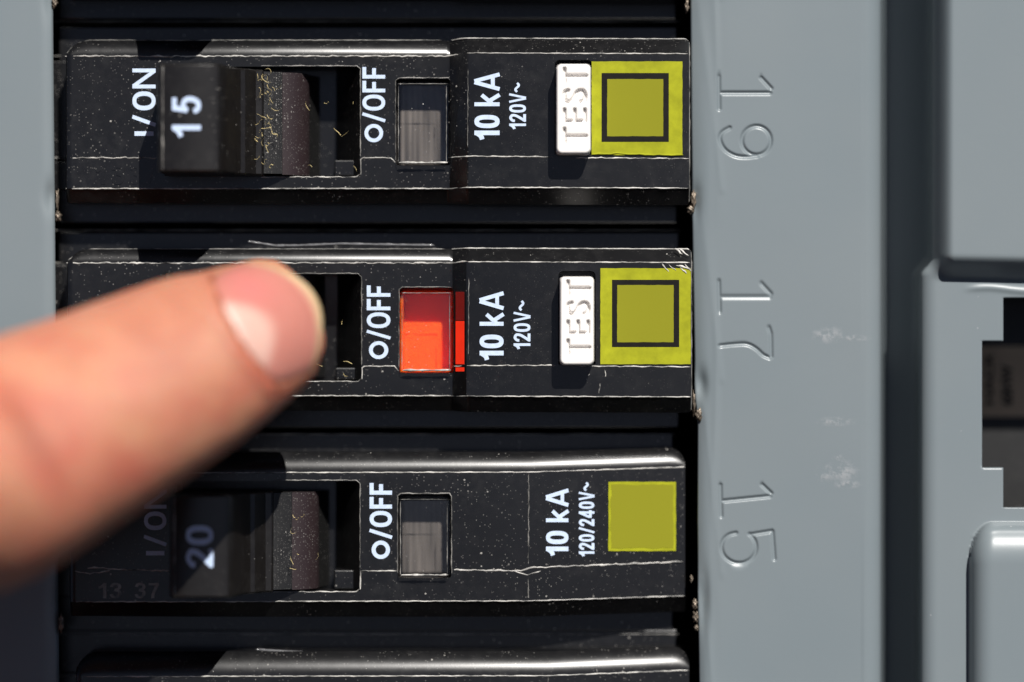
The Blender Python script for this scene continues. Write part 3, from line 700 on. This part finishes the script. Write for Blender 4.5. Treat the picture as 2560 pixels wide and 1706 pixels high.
# printed markings
def marks(k, items):
    t, hd = T[k]
    for it in items:
        nm, s, x0, x1, ya, yb, h, bold = it
        glyph_text(nm, s, x0, x1, ya, yb, h, hd if nm == 'amp_number' else t, M['print_handle'] if nm == 'amp_number' else M['print'], bold)
marks('19', [('on_marking', 'i^/^ON', 331, 389, 340, 171, 0, .17), ('off_marking', 'o/OFF', 906, 963, 356, 168, 0, .165), ('current_marking', '10 kA', 1186, 1249, 349, 182, 1.5, .185),
             ('voltage_marking', '120V~', 1273, 1315, 323, 208, 1.5, .165), ('amp_number', '1|5', 430, 502, 342, 242, 8.5, .16)])
marks('17', [('off_marking', 'o/OFF', 917, 976, 898, 714, 0, .165), ('current_marking', '10 kA', 1199, 1259, 900, 729, 1.5, .185), ('voltage_marking', '120V~', 1284, 1326, 873, 753, 1.5, .165)])
fB = lambda px: np.clip((px - 1322) / (1714 - 1322), 0, 1) * -2.2
marks('15', [('on_marking', 'i^/^ON', 360, 416, 1389, 1222, 0, .17), ('off_marking', 'o/OFF', 924, 980, 1398, 1208, 0, .18), ('current_marking', '10 kA', 1365, 1421, 1389, 1222, fB, .185),
             ('voltage_marking', '120/240V~', 1447, 1486, 1391, 1207, fB, .18), ('amp_number', '20', 465, 533, 1420, 1314, 8.5, .165)])
for a_, b_, c_ in (('13', 240, 311), ('37', 325, 386)):
    glyph_text('embossed_number', a_, b_, c_, 413, 461, 0, T['19'][0], M['plastic'], .15, upright=True, thick=.06, gap=.05, space=.3)
for a_, b_, c_ in (('13', 246, 303), ('37', 337, 397)):
    glyph_text('embossed_number', a_, b_, c_, 1458, 1496, 0, T['15'][0], M['seam_dull'], .15, upright=True, thick=.06, gap=.05, space=.16)

# stickers
def sheet(name, poly, h, th, mat, parent):
    n = len(poly)
    vs = [P(x, y, h) for x, y in poly] + [P(x, y, h + th) for x, y in poly]
    fs = [tuple(range(n)), tuple(range(2 * n - 1, n - 1, -1))] + [(i, i + n, (i + 1) % n + n, (i + 1) % n) for i in range(n)]
    o = mk(name, vs, fs, mat, parent); fixnormals(o); return o
def rag(x0, y0, x1, y1, amp, seed, step=12):
    r = random.Random(seed); out = []
    for (a, b) in (((x0, y0), (x1, y0)), ((x1, y0), (x1, y1)), ((x1, y1), (x0, y1)), ((x0, y1), (x0, y0))):
        L = math.hypot(b[0] - a[0], b[1] - a[1]); n = int(L / step)
        for k in range(n):
            t = k / n; j = r.uniform(-amp, amp) if k else 0
            nx, ny = (b[1] - a[1]) / L, -(b[0] - a[0]) / L
            out.append((a[0] + (b[0] - a[0]) * t + nx * j, a[1] + (b[1] - a[1]) * t + ny * j))
    return out
def sticker(k, outer, fo, fi, h):
    t = T[k][0]
    s = sheet('sticker', rag(*outer, .5, int(outer[0])), h + .005, .07, M['yellow'], t); s['label'] = 'yellow green label with a black square outline'
    ring = [[P(x, y, h + .09) for x, y in ((q[0], q[1]), (q[2], q[1]), (q[2], q[3]), (q[0], q[3]))] for q in (fo, fi)]
    mk('sticker_outline', ring[0] + ring[1], [(0, 4, 5, 1), (1, 5, 6, 2), (2, 6, 7, 3), (3, 7, 4, 0)], M['label_black'], s)
    sheet('sticker_patch', rag(*fi, .5, 3), h + .092, .01, M['olive'], s)
sticker('19', (1479, 154, 1706, 388), (1504, 183, 1672, 355), (1518, 198, 1658, 341), 1.5)
sticker('17', (1501, 671, 1727, 911), (1530, 700, 1698, 868), (1543, 713, 1684, 856), 1.5)
t15 = T['15'][0]
def sheet15(name, poly, off, th, mat):
    n = len(poly); vs = [P(x, y, float(fB(x)) + off) for x, y in poly] + [P(x, y, float(fB(x)) + off + th) for x, y in poly]
    fs = [tuple(range(n)), tuple(range(2 * n - 1, n - 1, -1))] + [(i, i + n, (i + 1) % n + n, (i + 1) % n) for i in range(n)]
    o = mk(name, vs, fs, mat, t15); fixnormals(o); return o
s15 = sheet15('sticker', rag(1521, 1205, 1690, 1378, .6, 5), .01, .06, M['yellow']); s15['label'] = 'plain olive square without an outline'
sheet15('sticker_patch', rag(1528, 1212, 1683, 1371, 2, 6), .075, .01, M['olive']).name = 'sticker_patch'
# curled bright lower rim of the upper label, scuffed corner of the second
ridge([(1480, 386, 1.6), (1540, 384, 1.6), (1620, 387, 1.6), (1708, 388, 1.6)], T['19'][0], 'yellow', .08, 1.2, name='sticker_rim', seed=3)
for i, (a, b) in enumerate((((1655, 659), (1672, 680)), ((1672, 662), (1690, 676)), ((1700, 668), (1716, 684)), ((1690, 664), (1726, 672)), ((1688, 622), (1706, 636)), ((1700, 624), (1722, 640)), ((1712, 660), (1728, 678)))):
    ridge([(a[0], a[1], 1.58 if a[1] > 640 else 1.0), (b[0], b[1], 1.6 if a[1] > 640 else 1.3)], T['17'][0], 'seam', .07, 1.5, name='scratch', seed=i, rj=.8, step=5)
for i, (a, b) in enumerate((((1512, 925), (1514, 942)), ((1500, 958), (1497, 984)), ((1475, 935), (1470, 940)))):
    ridge([(a[0], a[1], 1.5), (b[0], b[1], 1.5)], T['17'][0], 'seam', .05, 1.5, name='scratch', seed=i + 9, rj=.8, step=5)

# TEST buttons: engraved white push button
def test_button(parent, px0, py0, px1, py1):
    hb = 4.0; W_, H_ = 92.0, 228.0
    xs = np.linspace(0, W_, 47); ys = np.linspace(0, H_, 115); X, Y = np.meshgrid(xs, ys)
    st = []
    L, Rr = 20, 78          # letter cap tops at left, baseline right; text reads upward
    # T (lower): y centre 190 ; E 128 ; S 80 ; T (upper) 28
    for cy in (181, 31): st += [[(L + 3, cy - 17), (L + 3, cy + 17)], [(L + 3, cy), (Rr, cy)]]
    ec = 130
    for x in (L + 3, (L + Rr) / 2, Rr - 3): st += [[(x, ec - 14), (x, ec + 14)]]
    st += [[(L + 3, ec + 14), (Rr - 3, ec + 14)]]
    sc = 82
    st += [sm([(32, 68), (25, 71), (22, 81), (25, 93), (34, 97), (43, 92), (49, 82), (55, 72), (65, 67), (73, 72), (76, 82), (73, 93), (65, 97)], 3)]
    d = stroke_dist(X, Y, st)
    Hh = hb - .42 * (1 - sstep(2.2, 5.6, d))
    e = np.minimum(np.minimum(X, W_ - X), np.minimum(Y, H_ - Y))
    cxd = np.hypot(np.maximum(0, 16 - np.minimum(X, W_ - X)), np.maximum(0, 16 - np.minimum(Y, H_ - Y)))
    e2 = np.where((np.minimum(X, W_ - X) < 16) & (np.minimum(Y, H_ - Y) < 16), 16 - cxd, e)
    Hh = Hh - .5 * np.clip(1 - np.clip(e2, 0, 20) / 7, 0, 1) ** 2
    Hh = Hh - 5 * (e2 < 0)
    fx = (px1 - px0) / W_; fy = (py1 - py0) / H_
    vs = []; 
    Xs = px0 + X * fx; Ys = py0 + Y * fy
    f = (D - hb * MM) / D
    V = np.stack([(Xs - 1280) * S * f, -Hh * MM, (853 - Ys) * S * f], -1)
    ny, nx = X.shape
    # skirt
    V[0, :, 1] = V[-1, :, 1] = 1.5 * MM; V[:, 0, 1] = V[:, -1, 1] = 1.5 * MM
    V[0, :, 2] = V[1, :, 2]; V[-1, :, 2] = V[-2, :, 2]; V[:, 0, 0] = V[:, 1, 0]; V[:, -1, 0] = V[:, -2, 0]
    fs = [(i * nx + j, (i + 1) * nx + j, (i + 1) * nx + j + 1, i * nx + j + 1) for i in range(ny - 1) for j in range(nx - 1)]
    b = mk('test_button', V.reshape(-1, 3), fs, M['button'], parent, smooth=True, sharp=50); b['label'] = 'white push button engraved TEST'
    return b
test_button(T['19'][0], 1389, 158, 1479, 387)
test_button(T['17'][0], 1398, 690, 1487, 915)
# flag's red glow on the step, painted as thin red strips, darker where shaded
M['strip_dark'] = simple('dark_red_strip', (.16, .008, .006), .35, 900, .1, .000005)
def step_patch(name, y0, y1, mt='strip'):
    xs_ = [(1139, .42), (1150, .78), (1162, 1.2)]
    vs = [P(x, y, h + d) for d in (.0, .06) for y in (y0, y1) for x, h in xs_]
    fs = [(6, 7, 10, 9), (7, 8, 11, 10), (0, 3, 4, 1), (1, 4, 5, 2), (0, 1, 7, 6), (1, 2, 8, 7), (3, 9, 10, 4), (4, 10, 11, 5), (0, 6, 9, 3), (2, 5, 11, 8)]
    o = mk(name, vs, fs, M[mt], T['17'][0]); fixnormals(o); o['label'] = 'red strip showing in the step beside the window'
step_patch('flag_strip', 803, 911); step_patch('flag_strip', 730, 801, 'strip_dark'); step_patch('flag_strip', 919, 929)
# lint caught beside the upper handle
def lint(parent, n, x0, y0, x1, y1, h, seed):
    r = random.Random(seed); vs = []; fs = []
    for _ in range(n):
        p = Vector((r.uniform(x0, x1), r.uniform(y0, y1), h + r.uniform(-.3, .2))); a = r.uniform(0, 6.28); m = r.randint(5, 10); pts = []
        c = r.uniform(-.5, .5); Ls = r.uniform(1.2, 3.8)
        for k in range(m): pts.append(Vector(P(p.x, p.y, p.z))); a += c + r.uniform(-.3, .3); p = p + Vector((math.cos(a) * Ls, math.sin(a) * Ls, r.uniform(-.05, .08)))
        w = .012 * MM * r.uniform(.8, 1.8)
        for i, q in enumerate(pts):
            b0 = len(vs)
            for an in (0, 2.09, 4.19): vs.append(tuple(q + Vector((math.cos(an), math.sin(an), math.sin(an + 1))) * w))
            if i:
                for k in range(3): fs.append((b0 - 3 + k, b0 - 3 + (k + 1) % 3, b0 + (k + 1) % 3, b0 + k))
    o = mk('lint', vs, fs, M['lint'], parent); o['kind'] = 'stuff'; return o
M['lint'] = simple('yellow_lint', (.45, .36, .16), .7, 2000, .5)
lint(T['19'][0], 46, 642, 180, 692, 428, 2.0, 1)
lint(T['19'][0], 7, 760, 250, 890, 425, .2, 2)
lint(T['17'][0], 4, 790, 800, 900, 940, .2, 5)
lint(T['15'][0], 8, 720, 1280, 800, 1460, 1.8, 4)

# ------------------------------------------------------------------ main breaker behind the side opening
mb = empty('main_breaker', R(2700, 1010, -16), 'dark main breaker with tan label seen in shade through the right-hand opening', 'circuit breaker')
vs, fs = [], []; addbox(vs, fs, 2300, 500, 3700, 1600, -40, -14.1); q = mk('housing', vs, fs, M['plastic_inner'], mb); fixnormals(q); bevel(q, .8)
lab = mk('rating_label', [P(2420, 866, -14), P(2800, 866, -14), P(2800, 1042, -14), P(2420, 1042, -14)], [(0, 3, 2, 1)], M['tan'], mb)
print_text('label_print', 'HACR', 2462, 2484, 1012, 882, -13.96, lab, M['ink'], .03)
print_text('label_print', '60HW', 2502, 2532, 1014, 912, -13.96, lab, M['ink'], .04)

# ------------------------------------------------------------------ the hand
person = empty('person', R(-250, 1250, 20), 'bare hand whose index finger presses the middle breaker handle from the left', 'person')
def cr(pts, t):
    """catmull-rom through list of tuples, t in 0..n-1"""
    n = len(pts); i = min(int(t), n - 2); u = t - i
    p = [np.array(pts[max(0, min(n - 1, j))], float) for j in (i - 1, i, i + 1, i + 2)]
    return .5 * ((2 * p[1]) + (-p[0] + p[2]) * u + (2 * p[0] - 5 * p[1] + 4 * p[2] - p[3]) * u * u + (-p[0] + 3 * p[1] - 3 * p[2] + p[3]) * u ** 3)
def loft(ctrl, steps, dorsal, bend=None, shape=None, m=40):
    """ctrl: (x,y,z,rw,rt) metres; rw half width, rt half thickness"""
    vs = []; fs = []; n = (len(ctrl) - 1) * steps + 1; frames = []
    for i in range(n):
        c = cr(ctrl, i / steps); c2 = cr(ctrl, min(len(ctrl) - 1, i / steps + .02)); c1 = cr(ctrl, max(0, i / steps - .02))
        a = Vector(c2[:3] - c1[:3]).normalized(); d = Vector(dorsal(i / (n - 1)) if callable(dorsal) else dorsal); d = (d - a * d.dot(a)).normalized(); s = a.cross(d)
        o = Vector(c[:3]); frames.append((o, a, d, s, c[3], c[4]))
        for k in range(m):
            th = 2 * math.pi * k / m; e = shape(i / (n - 1), th) if shape else 1
            vs.append(tuple(o + s * (math.sin(th) * c[3] * e) + d * (math.cos(th) * c[4] * e)))
        if i:
            for k in range(m): b = (i - 1) * m; fs.append((b + k, b + (k + 1) % m, b + m + (k + 1) % m, b + m + k))
    fs.append(tuple(range(m - 1, -1, -1))); fs.append(tuple(range((n - 1) * m, n * m)))
    return vs, fs, frames
def F(px, py, h, r, rt=None):
    p = P(px, py, h); return (p[0], p[1], p[2], r * MM, (rt or r) * MM)
# index finger from knuckle to tip
idx = [(-.125, -.052, -.085, .011, .012), (-.098, -.050, -.066, .0098, .0105), (-.073, -.046, -.046, .0092, .0095)]
idx += [F(-330, 1330, 36, 9.6, 9.8), F(-60, 1188, 29.5, 9.9, 9.4), F(70, 1118, 26.3, 9.75, 9.0), F(215, 1048, 23, 9.15, 8.4), F(360, 975, 20, 8.6, 7.8), F(490, 909, 17.3, 8.0, 7.0), F(575, 868, 15.4, 7.2, 6.3), F(648, 829, 13.8, 6.55, 5.5), F(700, 800, 12.6, 5.9, 4.8), F(733, 788, 11.8, 5.05, 4.0), F(756, 779, 11.2, 3.5, 2.6), F(768, 773, 11.0, 1.0, .8)]
vsI, fsI, fr = loft(idx, 8, (0.02, -1, .12), m=48)
HV, HF = [], []
def addm(vs, fs):
    b = len(HV); HV.extend(vs); HF.extend([tuple(b + i for i in f) for f in fs])
addm(vsI, fsI)
v, f, _ = loft([(-.205, -.075, -.165, .024, .016), (-.185, -.072, -.150, .025, .017), (-.165, -.066, -.132, .034, .016), (-.148, -.060, -.118, .038, .015), (-.130, -.055, -.104, .038, .013), (-.118, -.053, -.094, .034, .010), (-.112, -.052, -.089, .02, .006)], 6, (0, -1, .2)); addm(v, f)
for k, (dx, dz) in enumerate(((.014, -.018), (.026, -.036), (.034, -.052))):
    bx, bz = -.128 + dx, -.090 + dz
    v, f, _ = loft([(bx - .012, -.054, bz - .008, .009, .010), (bx + .004, -.056, bz + .004, .0092, .010), (bx + .024, -.050, bz + .018, .0086, .009), (bx + .034, -.040, bz + .022, .008, .0085), (bx + .030, -.028, bz + .014, .0075, .008), (bx + .016, -.026, bz + .004, .007, .007), (bx + .012, -.028, bz + .000, .003, .003)], 6, (-.5, -1, .2)); addm(v, f)
v, f, _ = loft([(-.165, -.058, -.115, .014, .013), (-.150, -.050, -.090, .013, .012), (-.132, -.040, -.066, .0105, .0105), (-.112, -.032, -.052, .0095, .009), (-.094, -.028, -.046, .008, .007), (-.086, -.027, -.044, .003, .003)], 6, (0, -1, .6)); addm(v, f)
v, f, _ = loft([(-.30, -.11, -.24, .030, .024), (-.25, -.092, -.20, .026, .021), (-.20, -.074, -.161, .024, .017)], 5, (0, -1, .2)); addm(v, f)
hand = mk('hand', HV, HF, M['skin'], person, smooth=True); fixnormals(hand)
m = hand.modifiers.new('remesh', 'REMESH'); m.mode = 'VOXEL'; m.voxel_size = .0007; m.use_smooth_shade = True
m = hand.modifiers.new('smooth', 'SMOOTH'); m.factor = .5; m.iterations = 3
apply_mods(hand, smooth=True, sharp=180)
# raise the fold round the nail, knuckle creases
NF = fr
def nail_frame():
    # finger frame near the tip, by interpolation along the loft
    return fr
tipc = Vector(P(700, 818, 12.9)); 
me = hand.data; co = np.zeros(len(me.vertices) * 3); me.vertices.foreach_get('co', co); co = co.reshape(-1, 3); off = np.array(person.location)
Wc = co + off
nb = [f_ for f_ in fr if f_[0].x > P(300, 0, 0)[0]]
Oc = Vector(P(645, 831, 13.9)); ax = (Vector(P(735, 785, 12.2)) - Vector(P(490, 909, 17.3))).normalized()
dor = Vector((.02, -1, .12)); dor = (dor - ax * dor.dot(ax)).normalized(); sd_ = ax.cross(dor)
rel = Wc - np.array(Oc); U = rel @ np.array(ax) / MM; Vv = rel @ np.array(sd_) / MM; Wd = rel @ np.array(dor) / MM
# nail region: U from -3.6 (cuticle) to +4.2, V within +-5
cut_u = -5.1 + .062 * Vv ** 2
top = Wd > 1.0
fold = np.exp(-((U - cut_u + .55) / .55) ** 2) * (np.abs(Vv) < 6) * top * .5
bed = (U > cut_u + .1) * (np.abs(Vv) < 5.4) * top * (U < 5.5) * (-.22)
disp = fold + bed
# skin creases over the joint
dj = np.array(Vector(P(95, 1120, 27))); rj_ = (Wc - dj) @ np.array(ax) / MM
for c0, a0 in ((0, .30), (-1.6, .22), (1.7, .16)):
    disp -= a0 * np.exp(-((rj_ - c0 - .4 * np.sin(Vv * .8)) / .5) ** 2) * (Wd > -30) * (rel[:, 1] < 0)
co2 = co + np.array(dor) * (disp[:, None] * MM)
me.vertices.foreach_set('co', co2.reshape(-1)); me.update()
flush = np.exp(-((U - cut_u - .1) / .45) ** 2) * (np.abs(Vv) < 6.2) * top * 1.0  # darker red along the nail fold and joint crease
cp = np.array(Vector(P(88, 1085, 37))); dq = Wc - cp; uq = dq @ np.array(ax) / MM; vq = dq @ np.array(sd_) / MM
flush = np.maximum(flush, .55 * np.exp(-((uq - .08 * vq) / 1.0) ** 2 - (vq / 3.6) ** 2) * (dq[:, 1] < .004))
flush = np.maximum(flush, .35 * np.exp(-((Vv - 5.6) / .8) ** 2) * (U > -2) * (U < 5) * (Wd > 0))
fa = me.attributes.new('flush', 'FLOAT', 'POINT'); fa.data.foreach_set('value', flush.astype(np.float32))
# nail plate
NS = 1 if sd_.z < 0 else -1
def surf_h(u, v):
    """dorsal height of the lofted finger above Oc at (u,v) mm"""
    p = Oc + ax * (u * MM)
    best = min(fr, key=lambda q: abs((q[0] - p).dot(q[1])))
    i = fr.index(best); j = i + 1 if (p - best[0]).dot(best[1]) > 0 and i + 1 < len(fr) else i - 1
    q = fr[j]; da = abs((p - best[0]).dot(best[1])); db = abs((p - q[0]).dot(q[1])); t = da / (da + db + 1e-12)
    rw = best[4] * (1 - t) + q[4] * t; rt = best[5] * (1 - t) + q[5] * t; oc = best[0].lerp(q[0], t)
    x = min(.93, abs(v * MM) / max(rw, 1e-5))
    return ((oc - Oc).dot(dor) + rt * math.sqrt(1 - x * x)) / MM
vs, fs = [], []; nu, nv = 40, 41; moon, rim, pink = [], [], []
for i in range(nu):
    for j in range(nv):
        v = -1 + 2 * j / (nv - 1); tt = i / (nu - 1)
        W_ = 6.05 * (1 - .12 * (1 - tt) ** 2 - .06 * tt)
        vv = v * W_
        cu = -5.0 + .062 * vv * vv
        ce = 4.6 - .105 * vv * vv
        uu = cu + (ce - cu) * tt
        hh = surf_h(min(uu, 3.4), vv) + .16 - .18 * max(0, uu - 3.4) ** 1.5
        edge = max(0, abs(v) - .85) / .15
        hh -= .35 * edge ** 2 + .30 * max(0, .08 - tt) / .08
        vs.append(tuple(Oc + ax * (uu * MM) + sd_ * (vv * MM) + dor * (hh * MM)))
        lim = .46 * max(0, 1 - ((v * NS - .12) / .72) ** 2)
        moon.append(float(np.clip((lim - tt) / .16, 0, 1))); rim.append(float(np.clip((tt - .89) / .07, 0, 1)))
        pink.append(math.exp(-((v * NS + .55) / .42) ** 2 - ((tt - .42) / .3) ** 2))
for i in range(nu - 1):
    for j in range(nv - 1): fs.append((i * nv + j, i * nv + j + 1, (i + 1) * nv + j + 1, (i + 1) * nv + j))
nl = mk('fingernail', vs, fs, M['nail'], person, smooth=True)
for nm_, vals in (('moon', moon), ('rim', rim), ('pink', pink)):
    at_ = nl.data.attributes.new(nm_, 'FLOAT', 'POINT'); at_.data.foreach_set('value', np.array(vals, dtype=np.float32))
fixnormals(nl)
m = nl.modifiers.new('thick', 'SOLIDIFY'); m.thickness = .0004; m.offset = -1
